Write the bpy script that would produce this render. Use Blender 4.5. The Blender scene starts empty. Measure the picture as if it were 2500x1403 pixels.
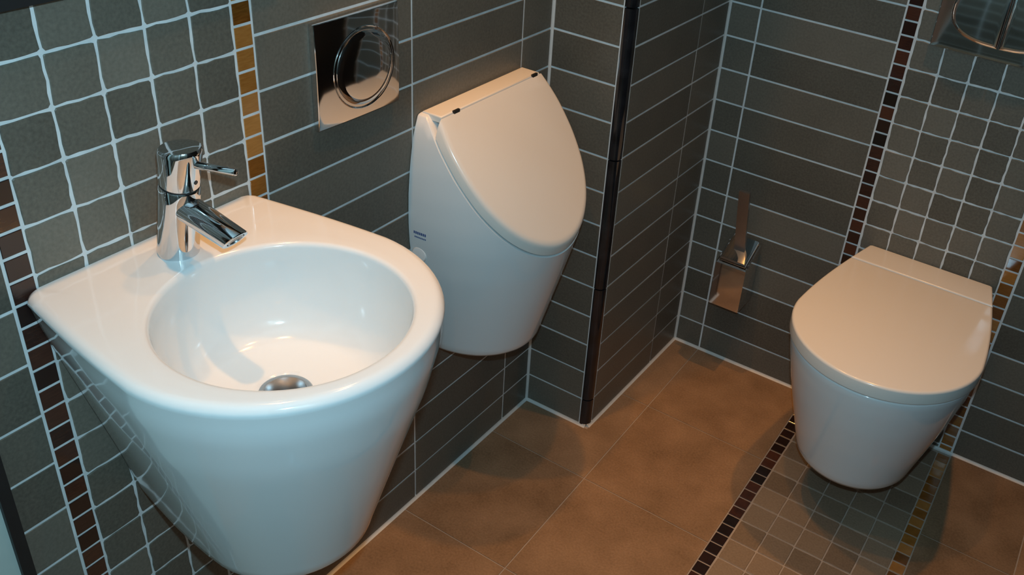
import bpy, math, random
from mathutils import Matrix, Vector
random.seed(7)
sc = bpy.context.scene
COL = sc.collection
U = 0.01                                    # everything below is written in centimetres

# ------------------------------------------------------------------ camera
CAM = Vector((94.96, -194.54, 147.70))
RGT = Vector((0.85102317, 0.51690616, 0.09256124))
DWN = Vector((0.3407346, -0.40942833, -0.8463264))
FWD = Vector((-0.39957413, 0.7517822, -0.52456081))
FPX, PX, PY = 2364.85, 1457.26, 651.16      # focal length and principal point in a 2500 x 1403 frame
cd = bpy.data.cameras.new('camera')
cd.sensor_width = 36.0
cd.lens = FPX / 2500 * 36.0
cd.shift_x = 0.5 - PX / 2500
cd.shift_y = (PY - 701.5) / 2500
cd.clip_start = 0.02
cam = bpy.data.objects.new('camera', cd)
COL.objects.link(cam)
mw = Matrix.Identity(4)
for i in range(3):
    mw[i][0] = RGT[i]; mw[i][1] = -DWN[i]; mw[i][2] = -FWD[i]; mw[i][3] = CAM[i] * U
cam.matrix_world = mw
sc.camera = cam

# ------------------------------------------------------------------ world, lights, exposure
sc.view_settings.view_transform = 'Standard'
sc.view_settings.look = 'None'
sc.view_settings.exposure = 0.0
sc.view_settings.gamma = 1.0
sc.view_settings.use_curve_mapping = False
sc.cycles.max_bounces = 8
sc.cycles.diffuse_bounces = 3
wd = bpy.data.worlds.new('room_ambient'); sc.world = wd
wd.use_nodes = True
wd.node_tree.nodes['Background'].inputs[0].default_value = (0.5, 0.55, 0.6, 1)
wd.node_tree.nodes['Background'].inputs[1].default_value = 0.006

FLASH_COL, FLASH_W = (0.43, 0.76, 0.97), 36.0
SPOT_COL = (1.0, 0.45, 0.10)
CEIL = 240.0
SPOTS = [((72.5, -30, CEIL), 42.0, 48), ((40, -88, CEIL), 24.0, 66), ((8.5, -68, CEIL), 34.0, 66), ((9, -126, CEIL), 37.0, 66)]
fl = bpy.data.lights.new('camera_flash', 'POINT')   # the camera's own flash, just above the lens
fl.energy = FLASH_W; fl.color = FLASH_COL; fl.shadow_soft_size = 0.012
flo = bpy.data.objects.new('camera_flash', fl); COL.objects.link(flo)
flo.location = (CAM - DWN * 7.5 + RGT * 1.0 + FWD * 1.0) * U


def px_of(p):
    d = Vector(p) - CAM
    w = d.dot(FWD)
    if w < 5: return None
    return PX + FPX * d.dot(RGT) / w, PY + FPX * d.dot(DWN) / w


def in_view(p, m=70):
    q = px_of(p)
    return q is not None and -m < q[0] < 2500 + m and -m < q[1] < 1403 + m


# ------------------------------------------------------------------ materials
def new_mat(name):
    m = bpy.data.materials.new(name); m.use_nodes = True
    nt = m.node_tree
    return m, nt, nt.nodes['Principled BSDF']


def N(nt, t, **kw):
    n = nt.nodes.new(t)
    for k, v in kw.items(): setattr(n, k, v)
    return n


def ramp(nt, fac, stops):
    r = N(nt, 'ShaderNodeValToRGB')
    e = r.color_ramp.elements
    while len(e) < len(stops): e.new(0.5)
    for el, (p, c) in zip(e, stops):
        el.position = p; el.color = (*c, 1)
    nt.links.new(fac, r.inputs[0])
    return r.outputs[0]


def rand_val(nt):
    oi = N(nt, 'ShaderNodeObjectInfo'); ge = N(nt, 'ShaderNodeNewGeometry')
    a = N(nt, 'ShaderNodeMath', operation='ADD'); f = N(nt, 'ShaderNodeMath', operation='FRACT')
    nt.links.new(oi.outputs['Random'], a.inputs[0]); nt.links.new(ge.outputs['Random Per Island'], a.inputs[1])
    nt.links.new(a.outputs[0], f.inputs[0])
    return f.outputs[0], ge.outputs['Position']


def stone_mat(name, lo, hi, rough, mott=0.35, bump=0.15, scale=9.0):
    """grey cement-look tile: per-tile shade, soft mottling, fine grain"""
    m, nt, b = new_mat(name)
    rv, pos = rand_val(nt)
    n1 = N(nt, 'ShaderNodeTexNoise'); n1.inputs['Scale'].default_value = scale; n1.inputs['Detail'].default_value = 6
    n2 = N(nt, 'ShaderNodeTexNoise'); n2.inputs['Scale'].default_value = 220; n2.inputs['Detail'].default_value = 3
    nt.links.new(pos, n1.inputs['Vector']); nt.links.new(pos, n2.inputs['Vector'])
    a = N(nt, 'ShaderNodeMath', operation='MULTIPLY_ADD'); a.inputs[1].default_value = mott; 
    nt.links.new(n1.outputs['Fac'], a.inputs[0])
    r = N(nt, 'ShaderNodeMath', operation='MULTIPLY_ADD'); r.inputs[1].default_value = 0.45; r.inputs[2].default_value = 0.5 - 0.225 - mott / 2 - 0.35
    nt.links.new(rv, r.inputs[0]); nt.links.new(r.outputs[0], a.inputs[2])
    g = N(nt, 'ShaderNodeMath', operation='MULTIPLY_ADD'); g.inputs[1].default_value = 0.7
    nt.links.new(n2.outputs['Fac'], g.inputs[0]); nt.links.new(a.outputs[0], g.inputs[2])
    c = ramp(nt, g.outputs[0], [(0.1, lo), (0.9, hi)])
    nt.links.new(c, b.inputs['Base Color'])
    b.inputs['Roughness'].default_value = rough
    b.inputs['Specular IOR Level'].default_value = 0.4
    bp = N(nt, 'ShaderNodeBump'); bp.inputs['Strength'].default_value = bump; bp.inputs['Distance'].default_value = 0.0006
    nt.links.new(n2.outputs['Fac'], bp.inputs['Height']); nt.links.new(bp.outputs[0], b.inputs['Normal'])
    return m


def glass_mat(name, stops, rough=0.12):
    """glazed mosaic piece: streaky colour under a glossy face"""
    m, nt, b = new_mat(name)
    rv, pos = rand_val(nt)
    mp = N(nt, 'ShaderNodeMapping'); mp.inputs['Scale'].default_value = (60, 60, 400)
    nt.links.new(pos, mp.inputs['Vector'])
    n1 = N(nt, 'ShaderNodeTexNoise'); n1.inputs['Scale'].default_value = 1.0; n1.inputs['Detail'].default_value = 3
    nt.links.new(mp.outputs[0], n1.inputs['Vector'])
    a = N(nt, 'ShaderNodeMath', operation='MULTIPLY_ADD'); a.inputs[1].default_value = 0.5
    s = N(nt, 'ShaderNodeMath', operation='MULTIPLY_ADD'); s.inputs[1].default_value = 0.9; s.inputs[2].default_value = -0.2
    nt.links.new(rv, s.inputs[0]); nt.links.new(n1.outputs['Fac'], a.inputs[0]); nt.links.new(s.outputs[0], a.inputs[2])
    nt.links.new(ramp(nt, a.outputs[0], stops), b.inputs['Base Color'])
    b.inputs['Roughness'].default_value = rough
    b.inputs['Coat Weight'].default_value = 0.4; b.inputs['Coat Roughness'].default_value = 0.05
    return m


def plain_mat(name, col, rough, metal=0.0, spec=0.5, grain=0.0, gscale=60.0, coat=0.0):
    m, nt, b = new_mat(name)
    ge = N(nt, 'ShaderNodeNewGeometry')
    n1 = N(nt, 'ShaderNodeTexNoise'); n1.inputs['Scale'].default_value = gscale; n1.inputs['Detail'].default_value = 4
    nt.links.new(ge.outputs['Position'], n1.inputs['Vector'])
    lo = tuple(c * (1 - grain) for c in col); hi = tuple(min(1, c * (1 + grain)) for c in col)
    nt.links.new(ramp(nt, n1.outputs['Fac'], [(0.3, lo), (0.7, hi)]), b.inputs['Base Color'])
    b.inputs['Roughness'].default_value = rough; b.inputs['Metallic'].default_value = metal
    b.inputs['Specular IOR Level'].default_value = spec
    b.inputs['Coat Weight'].default_value = coat; b.inputs['Coat Roughness'].default_value = 0.03
    return m


def grout_mat(name, col):
    m, nt, b = new_mat(name)
    ge = N(nt, 'ShaderNodeNewGeometry')
    n1 = N(nt, 'ShaderNodeTexNoise'); n1.inputs['Scale'].default_value = 35; n1.inputs['Detail'].default_value = 6
    nt.links.new(ge.outputs['Position'], n1.inputs['Vector'])
    nt.links.new(ramp(nt, n1.outputs['Fac'], [(0.3, tuple(c * 0.82 for c in col)), (0.7, col)]), b.inputs['Base Color'])
    b.inputs['Roughness'].default_value = 0.9
    bp = N(nt, 'ShaderNodeBump'); bp.inputs['Strength'].default_value = 0.4; bp.inputs['Distance'].default_value = 0.0005
    nt.links.new(n1.outputs['Fac'], bp.inputs['Height']); nt.links.new(bp.outputs[0], b.inputs['Normal'])
    return m


M = {}
M['tile'] = stone_mat('grey_wall_tile', (0.080, 0.071, 0.055), (0.196, 0.170, 0.132), 0.42)
M['mosaic'] = stone_mat('grey_tumbled_stone', (0.086, 0.076, 0.058), (0.212, 0.184, 0.143), 0.5, bump=0.3)
M['floor'] = stone_mat('taupe_floor_tile', (0.18, 0.105, 0.055), (0.38, 0.235, 0.135), 0.55, mott=1.0, scale=11.0)
M['floor_mosaic'] = stone_mat('taupe_floor_mosaic', (0.15, 0.105, 0.068), (0.31, 0.225, 0.15), 0.5)
M['gold'] = glass_mat('amber_glass', [(0.0, (0.13, 0.042, 0.007)), (0.45, (0.30, 0.11, 0.02)), (1.0, (0.50, 0.22, 0.06))])
M['brown'] = glass_mat('dark_brown_glass', [(0.0, (0.006, 0.004, 0.004)), (0.5, (0.03, 0.011, 0.008)), (1.0, (0.10, 0.032, 0.017))])
M['floorgold'] = M['gold']
M['grout'] = grout_mat('pale_grout', (0.80, 0.80, 0.78))
M['floorgrout'] = grout_mat('floor_grout', (0.42, 0.34, 0.27))
M['seal'] = plain_mat('white_sealant', (0.66, 0.64, 0.60), 0.5, grain=0.05)
M['ceramic'] = plain_mat('white_glazed_ceramic', (0.80, 0.80, 0.78), 0.09, spec=0.55, grain=0.004, gscale=4, coat=0.3)
M['lid'] = plain_mat('white_lid_plastic', (0.80, 0.76, 0.69), 0.16, spec=0.5, grain=0.004, gscale=4)
M['chrome'] = plain_mat('polished_chrome', (0.72, 0.72, 0.73), 0.05, metal=1.0, grain=0.01)
M['satin'] = plain_mat('brushed_steel', (0.50, 0.50, 0.50), 0.30, metal=1.0, grain=0.03)
M['black'] = plain_mat('black_parts_and_shade', (0.012, 0.012, 0.012), 0.5, grain=0.1)  # small black parts, and the shadow strip beside the pale door
M['bullnose'] = plain_mat('black_glazed_bullnose', (0.012, 0.012, 0.014), 0.07, spec=0.6, grain=0.5, gscale=30)
M['white'] = plain_mat('white_paint', (0.75, 0.75, 0.73), 0.7, grain=0.02)
M['pale'] = plain_mat('pale_green_door', (0.50, 0.57, 0.52), 0.35, grain=0.03, gscale=25)
M['blue'] = plain_mat('blue_print', (0.05, 0.10, 0.28), 0.4, grain=0.1)
M['mirror'] = plain_mat('mirror_glass', (0.8, 0.82, 0.82), 0.02, metal=1.0, grain=0.005)
M['darkdoor'] = plain_mat('black_brown_door', (0.012, 0.009, 0.007), 0.5, grain=0.2)


# ------------------------------------------------------------------ object helpers
def raw(name, verts, faces, mat, parent=None, smooth=None):
    """verts in world centimetres; mesh is stored relative to the parent's place"""
    off = Vector((0, 0, 0))
    if parent is not None:
        off = Vector(parent['_o']) if '_o' in parent else Vector((0, 0, 0))
    me = bpy.data.meshes.new(name)
    me.from_pydata([((x - off.x) * U, (y - off.y) * U, (z - off.z) * U) for x, y, z in verts], [], faces)
    me.materials.append(mat)
    me.validate()
    if smooth is not None:
        me.shade_smooth()
        me.set_sharp_from_angle(angle=math.radians(smooth))
    o = bpy.data.objects.new(name, me)
    COL.objects.link(o)
    if parent is not None:
        o.parent = parent
        o['_o'] = tuple(off)
    return o


def thing(name, label, cat, loc, group=None):
    e = bpy.data.objects.new(name, None); COL.objects.link(e)
    e.location = Vector(loc) * U; e.empty_display_size = 0.05
    e['label'] = label; e['category'] = cat; e['_o'] = tuple(loc)
    if group: e['group'] = group
    return e


def struct(name, o_label, verts, faces, mat):
    o = raw(name, verts, faces, mat)
    o['kind'] = 'structure'; o['label'] = o_label[0]; o['category'] = o_label[1]
    return o


def box_vf(a, b):
    x0, y0, z0 = a; x1, y1, z1 = b
    v = [(x0, y0, z0), (x1, y0, z0), (x1, y1, z0), (x0, y1, z0), (x0, y0, z1), (x1, y0, z1), (x1, y1, z1), (x0, y1, z1)]
    f = [(0, 3, 2, 1), (4, 5, 6, 7), (0, 1, 5, 4), (1, 2, 6, 5), (2, 3, 7, 6), (3, 0, 4, 7)]
    return v, f


def loft(rings, cap0=True, cap1=True):
    """rings: equal-length closed loops of points"""
    n = len(rings[0]); v = [p for r in rings for p in r]; f = []
    for k in range(len(rings) - 1):
        for i in range(n):
            j = (i + 1) % n
            f.append((k * n + i, k * n + j, (k + 1) * n + j, (k + 1) * n + i))
    if cap0: f.append(tuple(range(n - 1, -1, -1)))
    if cap1: f.append(tuple((len(rings) - 1) * n + i for i in range(n)))
    return v, f


def inset(poly, e):
    """offset a convex counter-clockwise 2D polygon inwards"""
    n = len(poly); out = []
    for i in range(n):
        p0, p1, p2 = poly[i - 1], poly[i], poly[(i + 1) % n]
        d1 = Vector((p1[0] - p0[0], p1[1] - p0[1])); d2 = Vector((p2[0] - p1[0], p2[1] - p1[1]))
        if d1.length < 1e-6: d1 = d2
        if d2.length < 1e-6: d2 = d1
        d1.normalize(); d2.normalize()
        n1 = Vector((-d1.y, d1.x)); n2 = Vector((-d2.y, d2.x))
        b = n1 + n2
        if b.length < 1e-6: b = n1
        b.normalize()
        k = e / max(0.35, b.dot(n1))
        out.append((p1[0] + b.x * k, p1[1] + b.y * k))
    return out


def slab(poly, place, h0, h1, rt=0.0, rb=0.0, seg=5):
    """prism over a 2D outline with rounded top (rt) and bottom (rb) edges; place(u, v, h) -> world point"""
    prof = []
    if rb > 0:
        for k in range(seg + 1):
            a = math.pi / 2 * k / seg
            prof.append((rb * (1 - math.sin(a)), h0 + rb * (1 - math.cos(a))))
    else: prof.append((0, h0))
    if rt > 0:
        for k in range(seg + 1):
            a = math.pi / 2 * k / seg
            prof.append((rt * (1 - math.cos(a)), h1 - rt + rt * math.sin(a)))
    else: prof.append((0, h1))
    rings = []
    for e, h in prof:
        q = inset(poly, e) if e > 1e-6 else poly
        rings.append([place(u, v, h) for u, v in q])
    return loft(rings)


def tube(p0, p1, r0, r1, seg=32, up=(0, 0, 1), fil=0.0, sq=None):
    """tapered rod between two points with slightly rounded ends"""
    p0 = Vector(p0); p1 = Vector(p1); ax = (p1 - p0); L = ax.length; ax.normalize()
    a = ax.cross(Vector(up))
    if a.length < 1e-3: a = ax.cross(Vector((1, 0, 0)))
    a.normalize(); b = ax.cross(a)
    prof = [(0, r0)] if fil == 0 else [(0, r0 - fil), (fil * 0.3, r0 - fil * 0.3), (fil, r0)]
    prof += [(L, r1)] if fil == 0 else [(L - fil, r1), (L - fil * 0.3, r1 - fil * 0.3), (L, r1 - fil)]
    rings = []
    for d, r in prof:
        rings.append([tuple(p0 + ax * d + a * (r * math.cos(t)) + b * (r * (sq or 1) * math.sin(t))) for t in [-2 * math.pi * i / seg for i in range(seg)]])
    return loft(rings)


def lathe(c, axis, prof, seg=40, cap0=True, cap1=True):
    """profile [(distance along axis, radius)] turned about axis through c"""
    c = Vector(c); ax = Vector(axis).normalized()
    a = ax.cross(Vector((0, 0, 1)))
    if a.length < 1e-3: a = Vector((1, 0, 0))
    a.normalize(); b = ax.cross(a)
    return loft([[tuple(c + ax * d + a * (r * math.cos(t)) + b * (r * math.sin(t))) for t in [2 * math.pi * i / seg for i in range(seg)]] for d, r in prof], cap0, cap1)


# ------------------------------------------------------------------ tiles
ROW = 7.466; GR = 0.42; PROUD = 0.12
MESH = {}


def tile_mesh(key, w, h, mat, wob=0.0, seed=0):
    """one tile: back ring, chamfer ring, face; w x h in the local xy plane, face at local z = 0"""
    if key in MESH: return MESH[key]
    rnd = random.Random(seed)
    if wob == 0:
        pts = [(-w / 2, -h / 2), (w / 2, -h / 2), (w / 2, h / 2), (-w / 2, h / 2)]
        e = 0.05
    else:
        base = []
        c = 0.055 * min(w, h)
        for sx, sy, hor in ((-1, -1, 1), (1, -1, 0), (1, 1, 1), (-1, 1, 0)):
            k = rnd.uniform(0.25, 0.9) * c
            x, y = sx * w / 2, sy * h / 2
            if hor: base += [(x, y - sy * k), (x - sx * k, y)]
            else: base += [(x - sx * k, y), (x, y - sy * k)]
        pts = []
        for i in range(8):
            p, q = base[i], base[(i + 1) % 8]
            pts.append(p)
            if i % 2 == 1:
                for t in (0.25, 0.5, 0.75): pts.append((p[0] + (q[0] - p[0]) * t, p[1] + (q[1] - p[1]) * t))
        pts = [(x + rnd.uniform(-wob, wob), y + rnd.uniform(-wob, wob)) for x, y in pts]
        e = 0.1
    fr = inset(pts, e)
    n = len(pts)
    v, f = loft([[(x, y, -0.45) for x, y in pts], [(x, y, -e * 0.8) for x, y in pts], [(x, y, 0) for x, y in fr]])
    me = bpy.data.meshes.new(key)
    me.from_pydata([(x * U, y * U, z * U) for x, y, z in v], [], f)
    me.materials.append(mat)
    MESH[key] = me
    return me


class Surface:
    """a tiled plane: tiles seen by the camera are objects, the rest is joined into one part"""
    def __init__(self, parent, org, u, v, n):
        self.p = parent; self.o = Vector(org); self.u = Vector(u); self.v = Vector(v); self.n = Vector(n)
        self.rest = {}; self.count = 0

    def tile(self, name, kind, mat, u0, u1, v0, v1, g=GR, wob=0.0, tilt=0.0):
        w, h = u1 - u0 - g, v1 - v0 - g
        if w < 0.5 or h < 0.5: return
        cu, cv = (u0 + u1) / 2, (v0 + v1) / 2
        wp = self.o + self.u * cu + self.v * cv
        seed = random.randint(0, 5) if wob else 0
        key = '%s_%d_%d_%d' % (kind, round(w * 10), round(h * 10), seed)
        me = tile_mesh(key, w, h, mat, wob, seed * 13 + len(kind))
        m = Matrix.Identity(4)
        t1, t2 = random.uniform(-tilt, tilt), random.uniform(-tilt, tilt)
        nn = (self.n + self.u * t1 + self.v * t2).normalized(); uu = (self.u - nn * self.u.dot(nn)).normalized(); vv = nn.cross(uu)
        lift = random.uniform(-0.02, 0.02)
        for i in range(3):
            m[i][0] = uu[i]; m[i][1] = vv[i]; m[i][2] = nn[i]; m[i][3] = (wp[i] + self.n[i] * lift) * U
        corners = [self.o + self.u * a + self.v * b for a in (u0, u1) for b in (v0, v1)] + [wp]
        if any(in_view(c) for c in corners):
            o = bpy.data.objects.new(name, me); COL.objects.link(o)
            o.parent = self.p; o.matrix_local = m
            self.count += 1
        else:
            L = self.rest.setdefault(mat.name, ([], [], mat))
            b = len(L[0])
            L[0].extend([tuple((m @ q.co) / U) for q in me.vertices])
            L[1].extend([tuple(i + b for i in pl.vertices) for pl in me.polygons])

    def finish(self):
        for nm, (v, f, mat) in self.rest.items():
            o = raw('remaining_tiles', v, f, mat, self.p)
            o['kind'] = 'stuff'


def long_rows(S, u0, u1, top, z0=0.0):
    k = 0
    while k * ROW < top - 1:
        S.tile('wall_tile', 'wt', M['tile'], u0, u1, k * ROW, min((k + 1) * ROW, top), tilt=0.003)
        k += 1


def strip_rows(S, u0, zoff, top, mat, kind):
    z = zoff
    while z < top:
        a, b = max(z, 0), min(z + 2.987, top)
        if b - a > 1: S.tile('glass_tile', kind, mat, u0, u0 + 3.0, a, b, g=0.38, tilt=0.02)
        z += 2.987


def mosaic_rows(S, u0, zoff, top, cut=None):
    z = zoff
    while z < top:
        a, b = max(z, 0), min(z + 5.99, top)
        if b - a > 1.2:
            for c in range(5): S.tile('mosaic_tile', 'mo', M['mosaic'], u0 + 6 * c, u0 + 6 * c + 6, a, b, g=0.36, wob=0.09, tilt=0.012)
        z += 5.99


XP, DN = 16.8, 44.1                          # pillar width and niche depth
XR, YN = 113.0, -262.0                       # walls out of the picture


# ---- floor
v, f = box_vf((0, YN, -8), (XR, 0, -0.12))
floor = struct('floor', ('taupe tiled floor with a grey mosaic band running out from the toilet', 'floor'), v, f, M['floorgrout'])


def fp(u, w):                                # the floor joints run a degree out of true with the walls
    return u - 0.017 * w, w - 0.013 * u


def clip(poly, ax, lim, keep_less):
    out = []
    for i in range(len(poly)):
        p, q = poly[i], poly[(i + 1) % len(poly)]
        a = (p[ax] <= lim) if keep_less else (p[ax] >= lim)
        b = (q[ax] <= lim) if keep_less else (q[ax] >= lim)
        if a: out.append(p)
        if a != b:
            t = (lim - p[ax]) / (q[ax] - p[ax])
            out.append((p[0] + (q[0] - p[0]) * t, p[1] + (q[1] - p[1]) * t))
    return out


def floor_tile(u0, u1, w0, w1, g=0.26):
    h = g / 2
    base = [fp(u0 + h, w0 + h), fp(u1 - h, w0 + h), fp(u1 - h, w1 - h), fp(u0 + h, w1 - h)]
    parts = []
    a = clip(clip(clip(base, 0, XP + 0.4, False), 1, -0.4, True), 0, XR - 0.4, True)
    b = clip(clip(clip(base, 0, XP + 0.4, True), 0, 0.4, False), 1, -DN - 0.4, True)
    v, f = [], []
    for poly in (a, b):
        if len(poly) < 3: continue
        k = len(v); n = len(poly)
        lo = [(x, y, -0.5) for x, y in poly]; hi = [(x, y, 0.0) for x, y in poly]
        vv, ff = loft([lo, hi])
        v += vv; f += [tuple(i + k for i in q) for q in ff]
    if not v: return
    o = raw('floor_tile', v, f, M['floor'], floor)


ylines = [3.0, -28.3, -57.9, -87.5, -117.1, -146.7, -176.3, -205.9, -235.5, -262]
for (a, b) in ((-6, 24.0), (24.0, 53.9), (90.0, 109.2), (109.2, XR + 6)):
    for w1, w0 in zip(ylines[:-1], ylines[1:]):
        floor_tile(a, b, max(w0, YN + 2), w1)
FS = Surface(floor, (0, 0, 0), (1, 0, 0), (0, 1, 0), (0, 0, 1))
w = -0.4
for i in range(44):                          # mosaic band and its two glass borders
    a, b = -0.1 - i * 6.0, -0.1 - (i + 1) * 6.0
    for c in range(5):
        x, y = fp(57.0 + 6 * c + 3, (a + b) / 2)
        y = min(y, -3.4)
        FS.tile('mosaic_tile', 'fm', M['floor_mosaic'], x - 3, x + 3, y - 3, y + 3, g=0.28, wob=0.04, tilt=0.006)
for i in range(87):
    for u, mat, k in ((53.9, M['brown'], 'fb'), (87.0, M['gold'], 'fg')):
        x, y = fp(u + 1.5, -0.1 - 3.0 * i - 1.5)
        y = min(y, -1.9)
        if i == 0 or y < -3: FS.tile('glass_tile', k, mat, x - 1.5, x + 1.5, y - 1.5, y + 1.5, g=0.3, tilt=0.012)
FS.finish()

# ---- walls (the slab is the grout bed, the tiles stand proud of it)
TOP = CEIL
def wall(name, label, a, b):
    v, f = box_vf(a, b)
    return struct(name, (label, 'wall'), v, f, M['grout'])


wl = wall('wall_left', 'grey tiled wall behind the washbasin and urinal', (-10, YN, -8), (-PROUD, 0, TOP))
S = Surface(wl, (0, 0, 0), (0, 1, 0), (0, 0, 1), (1, 0, 0))
for a, b in ((-83.7, -53.65), (-113.7, -83.7), (-53.65, -DN)): long_rows(S, a, b, TOP)
strip_rows(S, -116.7, 103.3 - 2.987 * 35, TOP, M['gold'], 'gs')
mosaic_rows(S, -146.7, 115.1 - 5.99 * 20, TOP)
strip_rows(S, -149.7, 82.4 - 2.987 * 28, TOP, M['brown'], 'bs')
for a, b in ((-156.6, -149.7),): long_rows(S, a, b, TOP)
S.finish()
wn = wall('wall_niche', 'narrow grey tiled wall between the urinal and the black pillar edge', (-10, -DN + PROUD, -8), (XP - 2.0, -DN + 10, TOP))
S = Surface(wn, (0, -DN, 0), (1, 0, 0), (0, 0, 1), (0, -1, 0))
long_rows(S, 0.25, XP - 2.0, TOP); S.finish()
wp = wall('wall_pillar', 'grey tiled pillar side with a black glazed bullnose edge', (-10 + 0.2, -DN + 2.0, -8), (XP - PROUD, 10, TOP))
S = Surface(wp, (XP, 0, 0), (0, 1, 0), (0, 0, 1), (1, 0, 0))
long_rows(S, -13.7, -0.25, TOP); long_rows(S, -DN + 2.2, -13.7, TOP); S.finish()
# bullnose pieces, 30 cm long, a quarter round each
z = 7.466 - 29.86
while z < TOP:
    z0, z1 = max(z, 0) + 0.15, min(z + 29.86, TOP) - 0.15
    if z1 - z0 > 1:
        poly = [(XP - 2.0 + 0.12, -DN + 2.0), (XP - 2.0 + 0.12, -DN - 0.05), (XP - 1.35, -DN - 0.08)]
        for k in range(7):
            t = math.pi / 2 * k / 6
            poly.append((XP - 1.3 + 1.35 * math.sin(t), -DN + 1.3 - 1.35 * math.cos(t)))
        poly += [(XP + 0.06, -DN + 1.35), (XP + 0.05, -DN + 2.0 - 0.12)]
        v, f = loft([[(x, y, z0) for x, y in poly], [(x, y, z1) for x, y in poly]])
        o = raw('bullnose_tile', v, f, M['bullnose'], wp, smooth=40)
    z += 29.86
wb = wall('wall_back', 'grey tiled wall with a mosaic band behind the toilet', (XP - PROUD, PROUD, -8), (XR, 10, TOP))
S = Surface(wb, (0, 0, 0), (1, 0, 0), (0, 0, 1), (0, -1, 0))
long_rows(S, XP + 0.25, 24.0, TOP); long_rows(S, 24.0, 53.6, TOP)
strip_rows(S, 53.6, 97.45 - 2.987 * 40, TOP, M['brown'], 'bs')
mosaic_rows(S, 56.75, 85.3 - 5.99 * 20, TOP)
strip_rows(S, 86.75, 97.45 - 2.987 * 40, TOP, M['gold'], 'gs')
long_rows(S, 89.85, XR - 0.3, TOP); S.finish()
wr = wall('wall_right', 'grey tiled wall on the right', (XR + PROUD, YN, -8), (XR + 10, 0, TOP))
S = Surface(wr, (XR, 0, 0), (0, -1, 0), (0, 0, 1), (-1, 0, 0))
for k in range(8): long_rows(S, 0.3 + 30 * k, 30 * (k + 1), TOP)
S.finish()
wf = wall('wall_front', 'grey tiled wall opposite the toilet', (-10, YN - 10, -8), (XR + 10, YN - PROUD, TOP))
S = Surface(wf, (0, YN, 0), (-1, 0, 0), (0, 0, 1), (0, 1, 0))
for k in range(4): long_rows(S, max(-30 * (k + 1), -XR + 0.3), -30 * k - 0.3, TOP)
S.finish()
v, f = box_vf((-10, YN - 10, CEIL), (XR + 10, 10, CEIL + 8))
ceil = struct('ceiling', ('plain white ceiling', 'ceiling'), v, f, M['white'])


# ---- pale sealant beads where the walls meet the floor and each other
def bead(name, label, p0, p1, d1, d2, r=0.55):
    """quarter-hollow bead along p0-p1 in the corner opened by d1 and d2"""
    p0, p1, d1, d2 = Vector(p0), Vector(p1), Vector(d1), Vector(d2)
    sec = [(-0.3, -0.3), (r, -0.3), (r, 0.02)]
    for k in range(1, 4):
        t = math.pi / 2 * k / 4
        sec.append((r - (r - 0.02) * math.sin(t), r - (r - 0.02) * math.cos(t)))
    sec += [(0.02, r), (-0.3, r)]
    v, f = loft([[tuple(p + d1 * a + d2 * b) for a, b in sec] for p in (p0, p1)])
    struct(name, (label, 'sealant'), v, f, M['seal'])


bead('trim_1', 'pale sealant line along the floor below the urinal', (0, -156.5, 0), (0, -DN, 0), (1, 0, 0), (0, 0, 1))
bead('trim_2', 'pale sealant line at the foot of the narrow niche wall', (0, -DN, 0), (XP - 0.4, -DN, 0), (0, -1, 0), (0, 0, 1))
bead('trim_3', 'pale sealant line at the foot of the pillar side', (XP, -DN + 0.4, 0), (XP, 0, 0), (1, 0, 0), (0, 0, 1))
bead('trim_4', 'pale sealant line along the floor behind the toilet', (XP, 0, 0), (XR, 0, 0), (0, -1, 0), (0, 0, 1))
bead('trim_5', 'upright pale sealant line in the corner beside the urinal', (0, -DN, 0.5), (0, -DN, TOP - 0.2), (1, 0, 0), (0, -1, 0), r=0.42)
bead('trim_6', 'upright pale sealant line in the corner behind the pillar', (XP, 0, 0.5), (XP, 0, TOP - 0.2), (1, 0, 0), (0, -1, 0), r=0.42)


# ------------------------------------------------------------------ sanitary ware
def d_outline(c, r, h, back=12, side=14, arc=40, cr=0.8, bow=0.7):
    """closed loop (distance from wall, sideways): flat back on the wall, flaring sides, round nose; counter-clockwise"""
    pts = []
    for k in range(back + 1): pts.append((0.0, (h - cr) * (1 - 2 * k / back)))           # +h .. -h along the wall
    pts.append((cr * 0.29, -h + cr * 0.29))
    def hw(t): return h + (r - h) * ((1 - bow) * t + bow * math.sin(t * math.pi / 2))
    x0 = cr
    S_ = [(x0 + (c - x0) * k / side, hw((x0 + (c - x0) * k / side) / c)) for k in range(side)]
    pts += [(x, -w_) for x, w_ in S_]
    for k in range(arc + 1):
        a = -math.pi / 2 + math.pi * k / arc
        pts.append((c + r * math.cos(a), r * math.sin(a)))
    pts += [(x, w_) for x, w_ in reversed(S_)]
    pts.append((cr * 0.29, h - cr * 0.29))
    return pts


def lerp_tab(tab, z):
    for (z0, a), (z1, b) in zip(tab[:-1], tab[1:]):
        if z0 <= z <= z1 or z1 <= z <= z0:
            t = (z - z0) / (z1 - z0)
            return [p + (q - p) * t for p, q in zip(a, b)]
    return tab[-1][1] if abs(z - tab[-1][0]) < abs(z - tab[0][0]) else tab[0][1]


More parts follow.
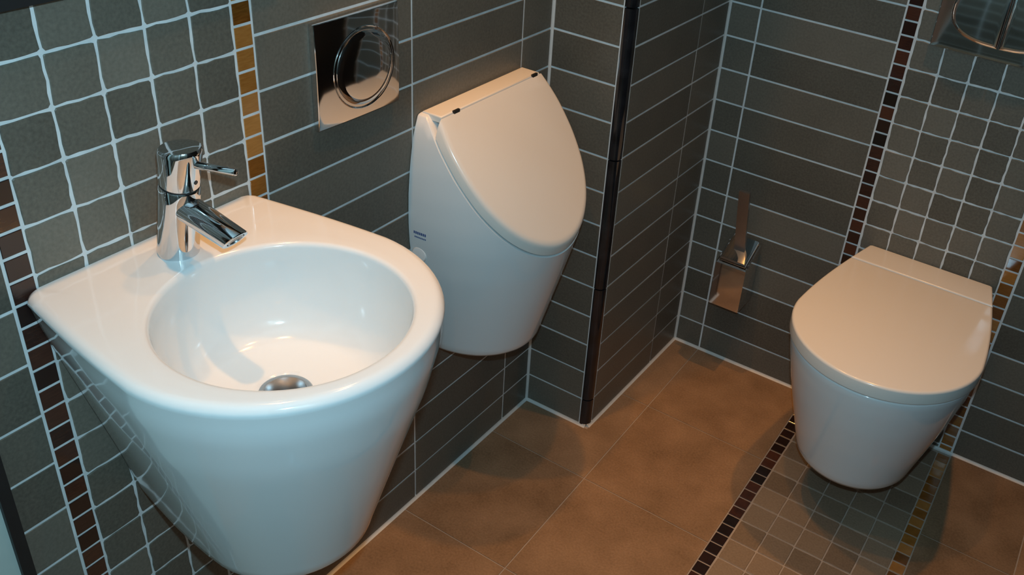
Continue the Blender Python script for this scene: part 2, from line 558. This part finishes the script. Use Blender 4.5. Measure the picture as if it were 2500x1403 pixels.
# ---- washbasin
BY = -132.4
basin = thing('washbasin', 'white ceramic wall-hung washbasin with round bowl and tapered body, below the tap', 'washbasin', (0, BY, 48))
prof = [(83.6, (21.2, 19.2, 16.2)), (79.0, (21.1, 18.9, 15.3)), (73.0, (20.8, 17.7, 13.8)), (66.0, (20.4, 15.8, 12.0)), (57.0, (20.0, 13.3, 9.7)), (50.0, (19.8, 11.3, 8.2)), (48.0, (19.8, 10.75, 7.8))]
ZT = 83.6
rings = []
def bring(z, e=0.0):
    c, r, h = lerp_tab(prof, z)
    return [(0.0 + x, BY + s) for x, s in d_outline(c, r - e, h - e, bow=0.8 - 0.35 * (z - 48) / 35.6)]
for e, z in ((2.4, 48.0), (0.9, 48.0), (0.3, 48.2), (0.0, 48.8)): rings.append([(x, y, z) for x, y in bring(z, e)])
for k in range(1, 24): 
    z = 48.8 + (82.2 - 48.8) * k / 23
    rings.append([(x, y, z) for x, y in bring(z)])
RF = 1.3
for k in range(1, 7):
    a = math.pi / 2 * k / 6
    rings.append([(x, y, ZT - RF + RF * math.sin(a)) for x, y in bring(ZT, RF * (1 - math.cos(a)))])
top = rings[-1]
BC = (23.4, -132.8); BR = 14.1
dirs = []
for x, y, z in top:
    dx, dy = x - BC[0], y - BC[1]; L = math.hypot(dx, dy); dirs.append((dx / L, dy / L))
def circ(r, z, c=BC): return [(c[0] + r * dx, c[1] + r * dy, z) for dx, dy in dirs]
edge = circ(BR + 0.7, ZT)
for t in (0.35, 0.7): rings.append([tuple(p[i] + (q[i] - p[i]) * t for i in range(3)) for p, q in zip(top, edge)])
rings.append(edge)
for k in range(1, 6):
    a = math.pi / 2 * k / 5
    rings.append(circ(BR + 0.7 - 0.7 * math.sin(a), ZT - 0.7 + 0.7 * math.cos(a)))
bowl = [(14.0, 81.0), (13.75, 79), (13.3, 77), (12.7, 75), (11.9, 73.3), (10.9, 72.2), (9.8, 71.5), (8.6, 71.15), (6, 70.85), (4, 70.6), (3.2, 70.5), (3.0, 70.2), (2.9, 68.5)]
for r, z in bowl:
    t = (83 - z) / 12.5
    rings.append(circ(r, z, (BC[0] - 1.6 * min(1, t), BC[1] + 0.3 * t)))
v, f = loft(rings)
raw('basin_body', v, f, M['ceramic'], basin, smooth=50)
DC = (21.7, -132.5, 70.45)
v, f = lathe(DC, (0, 0, 1), [(-1.5, 2.4), (-1.5, 2.6), (-0.1, 2.9), (0.0, 3.12), (0.18, 3.1), (0.25, 2.9), (0.2, 2.55), (-0.5, 2.15), (-1.2, 1.95), (-1.45, 1.9)], cap0=False, cap1=False)
dr = raw('drain', v, f, M['satin'], basin, smooth=40); dr['label'] = 'chrome drain ring in the bowl'
v, f = lathe((DC[0], DC[1], DC[2] - 1.4), (0, 0, 1), [(-0.3, 2.0), (0, 2.0)])
raw('drain_hole', v, f, M['black'], dr)

# ---- tap
tap = thing('tap', 'chrome single-lever mixer tap on the back rim of the washbasin', 'tap', (5, -132.2, ZT))
A0 = Vector((5.0, -132.2, ZT)); A1 = Vector((8.1, -132.2, 98.4)); ax = (A1 - A0).normalized(); LN = (A1 - A0).length
def onax(d): return A0 + ax * d
bx = Vector((1, 0, 0)) - ax * ax.x; bx.normalize(); by = Vector((0, 1, 0))
def taploft(prof_, seg=48):
    rr = []
    for d, r, tlt in prof_:
        rr.append([tuple(onax(d) + bx * (r * math.cos(t)) + by * (r * math.sin(t)) + ax * (tlt * r * math.cos(t))) for t in [2 * math.pi * i / seg for i in range(seg)]])
    return loft(rr)
flat = -0.21                                  # foot of the leaning body is cut level with the rim
v, f = taploft([(0.0, 2.42, flat), (0.35, 2.42, flat), (0.5, 2.36, flat), (4, 2.34, -0.1), (8, 2.3, 0), (9.75, 2.28, 0), (9.9, 2.2, 0)])
tb = raw('tap_body', v, f, M['chrome'], tap, smooth=35)
v, f = taploft([(9.9, 2.12, 0), (10.15, 2.12, 0)])
raw('seam_ring', v, f, M['black'], tap, smooth=35)
v, f = taploft([(10.15, 2.2, 0), (10.3, 2.28, 0), (12.6, 2.3, 0.12), (14.3, 2.42, 0.24), (14.75, 2.38, 0.26), (15.0, 2.2, 0.27), (15.08, 1.4, 0.28), (15.1, 0.4, 0.28)])
hd = raw('lever_head', v, f, M['chrome'], tap, smooth=35)
p0 = onax(13.6) + bx * 1.9 + by * 0.3; p1 = p0 + Vector((5.6, 1.1, 0.5))
v, f = tube(p0, p1, 0.45, 0.42, seg=20, fil=0.15)
lv = raw('lever', v, f, M['chrome'], hd, smooth=40)
v, f = lathe(onax(11.3) + bx * 2.24 + by * 0.35, tuple(bx + by * 0.15), [(-0.05, 0.26), (0.06, 0.26)], seg=16)
raw('indicator', v, f, M['black'], hd, smooth=40)
s0 = onax(7.3) + bx * 0.8; s1 = Vector((15.7, -132.3, 89.2))
sd = (s1 - s0).normalized(); sy_ = Vector((0, 1, 0)); su = sd.cross(sy_); su = -su if su.z < 0 else su
SLN = (s1 - s0).length
rr = []
for dd, r_, k_ in ((0, 1.72, 0.0), (SLN * 0.5, 1.68, 0.0), (SLN - 1.0, 1.62, 0.5), (SLN - 0.08, 1.6, 0.55), (SLN, 1.5, 0.57), (SLN, 1.12, 0.57), (SLN - 0.25, 1.08, 0.57), (SLN - 0.3, 0.5, 0.57)):
    rr.append([tuple(s0 + sd * (dd + k_ * r_ * math.sin(t)) + sy_ * (r_ * math.cos(t)) + su * (r_ * 0.92 * math.sin(t))) for t in [2 * math.pi * i / 40 for i in range(40)]])
v, f = loft(rr)
spt = raw('spout', v, f, M['chrome'], tap, smooth=35)
fc = (sd - su * 0.62).normalized()
v, f = lathe(s1 - fc * 0.3, tuple(fc), [(-0.2, 1.0), (0.28, 1.0), (0.36, 0.92), (0.36, 0.8), (0.2, 0.75), (0.2, 0.2)], seg=28)
raw('aerator', v, f, M['satin'], spt, smooth=40)

# ---- urinal
UY = -67.8
ur = thing('urinal', 'white ceramic urinal with closed slanting lid, left of the black pillar edge', 'urinal', (0, UY, 36.5))
HT = [(36.5, (12.0, 14.5)), (43, (13.4, 16.3)), (50, (15.0, 18.2)), (56, (16.3, 19.8)), (62, (17.1, 21.4)), (66, (17.3, 22.4)), (71, (17.2, 23.8)), (75.6, (16.8, 25.0)), (80, (16.1, 26.2)), (82.5, (15.4, 26.9)), (84.5, (14.6, 27.4)), (86, (14.2, 27.8))]
SL = 1.28                                     # slope of the lid plane
def upt(t, z, e=0.0):
    H, D = lerp_tab(HT, z)
    return 0.1 + max(0, (D - e)) * (math.sin(t) ** 2) ** (1 / 2.2), (H - e) * math.cos(t)
def cut(t, off, cap, e=0.0):
    """height where the flank at angle t meets the plane z = 85.1 - SL (x - 4) - off"""
    lo, hi = 36.5, cap
    g = lambda z: z - (85.1 - SL * (upt(t, z, e)[0] - 4.0) - off)
    if g(hi) <= 0: return hi
    for _ in range(40):
        m_ = (lo + hi) / 2
        if g(m_) > 0: hi = m_
        else: lo = m_
    return lo
NT = 72
TS = [math.pi * k / NT for k in range(NT + 1)]
RIM = 3.7                                     # vertical distance lid face to rim
rings = []
def ur_ring(zf, e=0.0, dz=0.0):
    r_ = []
    for t in TS:
        z = zf(t); x, s = upt(t, z, e); r_.append((x, UY - s, z + dz))
    return r_
for z, e in ((36.5, 1.6), (36.5, 0.9), (36.75, 0.3), (37.4, 0.0)): rings.append(ur_ring(lambda t: z, e))
ztop = {t: cut(t, RIM, 84.0) for t in TS}
for k in range(1, 26): rings.append(ur_ring(lambda t: 37.4 + (ztop[t] - 37.4) * k / 25))
rings.append(ur_ring(lambda t: ztop[t], 0.25, 0.22)); rings.append(ur_ring(lambda t: ztop[t], 0.8, 0.34)); rings.append(ur_ring(lambda t: ztop[t], 2.0, 0.34))
v, f = loft(rings)
raw('urinal_body', v, f, M['ceramic'], ur, smooth=50)
# lid: slice of the same form between two parallel planes, starting in front of the hinge strip
def lid_ring(off, e=0.0, x0=4.0):
    pts = []
    for t in TS:
        z = cut(t, off, 90.0, e); x, s = upt(t, z, e); pts.append((x, s, z))
    # clip at x0
    res = []
    zt0 = 85.1 - off - SL * (x0 - 4.0)
    keep = [p for p in pts if p[0] >= x0]
    n_keep = 61
    # resample the kept curve to a fixed count
    L = [0.0]
    for p, q in zip(keep[:-1], keep[1:]): L.append(L[-1] + math.dist(p, q))
    out = []
    for k in range(n_keep):
        d = L[-1] * k / (n_keep - 1)
        i = max(j for j in range(len(L)) if L[j] <= d + 1e-9); i = min(i, len(keep) - 2)
        t = (d - L[i]) / max(1e-9, L[i + 1] - L[i])
        out.append(tuple(keep[i][a] + (keep[i + 1][a] - keep[i][a]) * t for a in range(3)))
    a, b = out[0], out[-1]
    for k in range(1, 12):
        t = k / 12
        out.append(tuple(b[i] + (a[i] - b[i]) * t for i in range(3)))
    return [(x, UY - s, z) for x, s, z in out]
rr = [lid_ring(RIM - 0.55, 0.5, 4.4), lid_ring(RIM - 0.6, 0.05, 4.2)]
rr += [lid_ring(1.2, 0.0, 4.0), lid_ring(0.55, 0.1, 4.1), lid_ring(0.2, 0.35, 4.3), lid_ring(0.0, 0.8, 4.6)]
v, f = loft(rr)
v = [(x, y, z) for x, y, z in v]
raw('urinal_lid', v, f, M['lid'], ur, smooth=40)
poly = [(0.3, -13.9), (4.2, -13.9), (4.2, 13.9), (0.3, 13.9)]
v, f = slab(poly, lambda a, b, h: (a, UY + b, h), 83.6, 84.7, rt=0.35)
hs = raw('hinge_strip', v, f, M['lid'], ur, smooth=40)
for s in (-10.2, 12.2):
    v, f = slab([(-0.2, -0.75), (0.2, -0.75), (0.2, 0.75), (-0.2, 0.75)], lambda a, b, h: (4.25 + a, UY + s + b, h), 84.0, 84.86)
    raw('hinge_gap', v, f, M['black'], hs)
# round plug and small blue print on the flank
def flank(x, z):
    H, D = lerp_tab(HT, z)
    return UY - H * math.sqrt(max(0, 1 - (max(0, x - 0.1) / D) ** 2.2))
c = Vector((2.0, flank(2.0, 59.6), 59.6)); nrm = Vector((0.10, -1, 0.05)).normalized()
v, f = lathe(c, nrm, [(-0.5, 1.45), (0.12, 1.45), (0.3, 1.3), (0.36, 0.9), (0.36, 0.3)], seg=28)
raw('plug_cap', v, f, M['ceramic'], ur, smooth=40)
for row, (zr, xs, hh) in enumerate(((64.0, [1.15 + 0.37 * k for k in range(7)], 0.5), (63.15, [1.3 + 0.3 * k for k in range(8)], 0.26))):
    vv, ff = [], []
    for x in xs:                               # print too small to read: two lines of strokes
        y0 = flank(x + 0.1, zr) - 0.03
        wv, wf = box_vf((x, y0, zr - hh / 2), (x + (0.26 if row == 0 else 0.2), y0 + 0.2, zr + hh / 2))
        k = len(vv); vv += wv; ff += [tuple(i + k for i in q) for q in wf]
    p = raw('printed_mark', vv, ff, M['blue'], ur)

# ---- toilet
TX = 72.5
toi = thing('toilet', 'white wall-hung toilet with its lid closed, between the two mosaic border strips', 'toilet', (TX, 0, 14))
tprof = [(42.2, (31.6, 17.9, 13.0)), (38, (31.5, 17.3, 12.6)), (32, (31.4, 16.0, 11.6)), (24, (31.2, 14.0, 9.8)), (15.2, (31.0, 11.7, 7.4)), (14.0, (31.0, 11.4, 7.1))]
def tring(z, e=0.0):
    c, r, h = lerp_tab(tprof, z)
    return [(TX + s, -0.12 - x, z) for x, s in d_outline(c, r - e, h - e, bow=0.3 + 0.4 * (z - 14) / 28.2)]
rings = []
for e, z in ((3.0, 14.0), (1.2, 14.0), (0.4, 14.25), (0.0, 15.2)):
    rings.append([(x, y, z) for x, y, _ in tring(max(z, 14.0), e)])
for k in range(1, 20): rings.append(tring(15.2 + (41.6 - 15.2) * k / 19))
for k in range(1, 5):
    a = math.pi / 2 * k / 4
    rings.append([(x, y, 41.6 + 0.5 * math.sin(a)) for x, y, _ in tring(41.6, 0.5 * (1 - math.cos(a)))])
rings.append([(x, y, 42.1) for x, y, _ in tring(41.6, 2.0)])
v, f = loft(rings)
raw('toilet_bowl', v, f, M['ceramic'], toi, smooth=50)
out = d_outline(31.7, 18.25, 13.3, cr=0.5)
HG = 8.6
back_pts = [p for p in out if p[0] > HG]
order = [p for p in out if p[0] > HG]
hwid = 13.3 + (18.25 - 13.3) * (0.3 * HG / 31.7 + 0.7 * math.sin(HG / 31.7 * math.pi / 2))
poly = [(HG, hwid * (1 - 2 * k / 10)) for k in range(11)] + order
v, f = slab(poly, lambda a, b, h: (TX + b, -a, h), 42.35, 45.25, rt=0.55, rb=0.3)
raw('toilet_lid', v, f, M['lid'], toi, smooth=40)
hp = [p for p in out if p[0] < HG - 0.35]
hx = HG - 0.35
hwid2 = 13.3 + (18.25 - 13.3) * (0.3 * hx / 31.7 + 0.7 * math.sin(hx / 31.7 * math.pi / 2))
neg = sorted([p for p in hp if p[1] < 0 and p[0] > 0.3], key=lambda p: p[0]); pos = sorted([p for p in hp if p[1] > 0 and p[0] > 0.3], key=lambda p: -p[0])
poly = [(0.15, 12.9), (0.15, -12.9)] + neg + [(hx, -hwid2), (hx, hwid2)] + pos
v, f = slab(poly, lambda a, b, h: (TX + b, -a, h), 42.1, 45.2, rt=0.45)
raw('hinge_cover', v, f, M['lid'], toi, smooth=40)


# ------------------------------------------------------------------ chrome plates
def sheet(parent, name, u0, u1, v0, v1, place, h0, bulge, mat, nu=24, skew=0.0):
    """convex chrome plate: bulging face with rounded edge and side walls"""
    rings_ = []
    def rect(e):
        pts = []
        a0, a1, b0, b1 = u0 + e, u1 - e, v0 + e, v1 - e
        for k in range(nu): pts.append((a0 + (a1 - a0) * k / nu, b0))
        for k in range(nu): pts.append((a1, b0 + (b1 - b0) * k / nu))
        for k in range(nu): pts.append((a1 - (a1 - a0) * k / nu, b1))
        for k in range(nu): pts.append((a0, b1 - (b1 - b0) * k / nu))
        return pts
    cu, cv = (u0 + u1) / 2, (v0 + v1) / 2
    ru, rv = (u1 - u0) / 2, (v1 - v0) / 2
    def bl(a, b): return bulge * (1 - ((a - cu - skew * ru) / ((1 + abs(skew)) * ru)) ** 2) * 0.7 + bulge * (1 - ((b - cv) / rv) ** 2) * 0.3
    rings_.append([place(a, b, 0.0) for a, b in rect(0)])
    rings_.append([place(a, b, h0 + bl(a, b)) for a, b in rect(0)])
    rings_.append([place(a, b, h0 + 0.08 + bl(a, b)) for a, b in rect(0.08)])
    for k in range(1, 16):
        e = 0.12 + (min(ru, rv) - 0.3) * k / 15
        rings_.append([place(a, b, h0 + 0.09 + bl(a, b)) for a, b in rect(e)])
    v_, f_ = loft(rings_)
    return raw(name, v_, f_, mat, parent, smooth=30), bl


fpl = thing('flush_plate', 'square chrome urinal flush plate with one round button, on the wall left of the urinal', 'flush plate', (0, -96.4, 88.6))
pl_l = lambda a, b, h: (0.05 + h, a, b)
p, bl = sheet(fpl, 'cover_plate', -104.6, -88.2, 88.7, 104.0, pl_l, 0.8, 0.5, M['chrome'], skew=0.35)
cy, cz, cr_ = -95.6, 96.0, 6.0
v, f = lathe((0.05, cy, cz), (1, -0.03, 0), [(0.9, cr_ + 0.15), (1.35, cr_ + 0.12), (1.44, cr_), (1.38, cr_ - 0.12), (1.15, cr_ - 0.2), (1.15, cr_ - 0.42), (1.5, cr_ - 0.55), (1.66, cr_ - 0.8), (1.72, cr_ - 1.5), (1.76, cr_ - 3.5), (1.78, 0.3)], seg=64, cap0=False)
raw('flush_button', v, f, M['chrome'], fpl, smooth=35)

fpb = thing('flush_plate', 'wide chrome toilet flush plate with two merged oval buttons, above the toilet', 'flush plate', (72.4, 0, 91.2))
pl_b = lambda a, b, h: (a, -0.05 - h, b)
p, bl = sheet(fpb, 'cover_plate', 59.9, 84.9, 91.2, 107.6, pl_b, 0.8, 0.25, M['chrome'])
def half_oval(sgn):
    pts = []
    for k in range(41):
        t = math.pi / 2 + math.pi * k / 40
        c_, s_ = math.cos(t), math.sin(t)
        pts.append((72.4 - 0.12 + 10.0 * (-abs(c_) ** (2 / 2.5)), 99.4 + 5.75 * math.copysign(abs(s_) ** (2 / 2.5), s_)))
    if sgn > 0: pts = [(144.8 - x, z_) for x, z_ in reversed(pts)]
    return pts
for sgn in (-1, 1):
    poly = half_oval(sgn)
    rings_ = []
    for e, h in ((0, 0.9), (0, 1.75), (0.1, 1.95), (0.3, 2.1), (0.6, 2.16), (0.9, 2.17)):
        q = inset(poly, e) if e else poly
        rings_.append([pl_b(a_, b_, h) for a_, b_ in q])
    v, f = loft(rings_)
    raw('flush_button', v, f, M['chrome'], fpb, smooth=35)

# ------------------------------------------------------------------ toilet brush set
hold = thing('brush_holder', 'small chrome wall-mounted toilet brush holder low on the tiles left of the toilet', 'brush holder', (31.2, 0, 20))
poly = [(27.4, -1.0), (27.4, -8.3), (35.0, -8.3), (35.0, -1.0)]
rings = []
def hb(x0, x1, y0, y1, z0, z1): # sloping top
    return [(x0, y1, z1), (x0, y0, z0), (x1, y0, z0), (x1, y1, z1)]
for z0, z1, e in ((20.2, 20.2, 0.35), (20.5, 20.5, 0.0), (32.0, 35.6, 0.0), (32.3, 35.9, 0.3), (32.3, 35.9, 0.8), (31.6, 35.2, 0.85), (21.2, 21.2, 0.9)):
    rings.append(hb(27.4 + e, 35.0 - e, -8.4 + e, -0.9 - e * 0.5, z0, z1))
v, f = loft(rings)
hbx = raw('holder_cup', v, f, M['chrome'], hold, smooth=30)
v, f = box_vf((29.0, -1.2, 24.0), (33.4, -0.02, 33.5))
raw('wall_bracket', v, f, M['chrome'], hold)
br = thing('toilet_brush', 'toilet brush with a flat upright chrome handle, standing in the chrome holder', 'toilet brush', (31.2, -4.5, 22))
q0, q1 = Vector((31.3, -4.6, 34.45)), Vector((30.9, -7.8, 51.5))
d = (q1 - q0).normalized(); w_ = Vector((1, 0, 0)); w_ = (w_ - d * w_.dot(d)).normalized(); t_ = d.cross(w_)
poly = [(-1.3, -0.35), (1.3, -0.35), (1.3, 0.35), (-1.3, 0.35)]
rings = []
for dd, e in ((0, 0), (16.9, 0), (17.2, 0.08), (17.3, 0.2)):
    rings.append([tuple(q0 + d * dd + w_ * (a * (1 - e * 0.5)) + t_ * (b * (1 - e))) for a, b in poly])
v, f = loft(rings)
raw('handle', v, f, M['satin'], br, smooth=30)
q = [(27.75, -0.0)]
rings = []
for z0, z1, e in ((32.55, 36.15, 0.5), (32.75, 36.35, 0.5), (33.35, 36.75, 0.8), (33.7, 36.95, 1.6)):
    rings.append(hb(27.4 + e, 35.0 - e, -8.4 + e, -0.9 - e * 0.5, z0, z1))
v, f = loft(rings)
raw('brush_cover', v, f, M['chrome'], br, smooth=30)
v, f = lathe((31.2, -4.6, 22), (0, 0, 1), [(0, 1.3), (1, 2.1), (6, 2.2), (7, 0.8), (10.5, 0.6)], seg=24)
raw('brush_head', v, f, M['white'], br, smooth=40)

# ------------------------------------------------------------------ things at the picture's edge
mi = thing('mirror', 'wall mirror in a black frame, its lower edge just above the mosaic over the washbasin', 'mirror', (0, -131.7, 114.8))
for nm, a, b in (('frame_rail', (0.03, -155, 114.8), (2.2, -108.4, 116.4)), ('frame_rail', (0.03, -155, 188.4), (2.2, -108.4, 190)),
                 ('frame_stile', (0.03, -155, 116.4), (2.2, -153.4, 188.4)), ('frame_stile', (0.03, -110, 116.4), (2.2, -108.4, 188.4))):
    v, f = box_vf(a, b); raw(nm, v, f, M['black'], mi)
v, f = box_vf((0.03, -153.4, 116.4), (1.2, -110, 188.4))
raw('mirror_pane', v, f, M['mirror'], mi)

v, f = box_vf((0.02, -240, 0), (2.4, -158.0, 205))
dl = struct('door_1', ('pale green-white door leaf at the lower left edge', 'door'), v, f, M['pale'])
v, f = box_vf((-0.05, -158.0, 0), (3.0, -156.6, 207))
jm = raw('door_shade_strip', v, f, M['black'], dl)  # black strip stands in for the shadow band beside the door leaf

v, f = box_vf((XR - 0.6, -150, 0), (XR - 0.02, -3, 205))
d2 = struct('door_2', ('black-brown door in the right wall', 'door'), v, f, M['darkdoor'])

# ------------------------------------------------------------------ ceiling spots
where = ['above the toilet', 'above the floor in front of the urinal', 'close to the wall above the urinal', 'above the washbasin']
for ((x, y, z), e, beam), wh in zip(SPOTS, where):
    t = thing('ceiling_spot', 'recessed warm halogen ceiling spot ' + wh, 'spotlight', (x, y, z), 'halogen ceiling spots')
    v, f = lathe((x, y, z), (0, 0, -1), [(-0.02, 4.2), (0.4, 4.1), (0.5, 3.6), (0.2, 3.0), (-0.02, 2.8)], seg=28, cap0=False, cap1=False)
    raw('spot_ring', v, f, M['satin'], t, smooth=40)
    ld = bpy.data.lights.new('spot_lamp', 'SPOT')
    ld.energy = e; ld.color = SPOT_COL; ld.spot_size = math.radians(beam); ld.spot_blend = 1.0; ld.shadow_soft_size = 0.022
    lo = bpy.data.objects.new('spot_lamp', ld); COL.objects.link(lo); lo.parent = t
    lo.location = (0, 0, -0.012)

for o in bpy.data.objects:
    if '_o' in o: del o['_o']
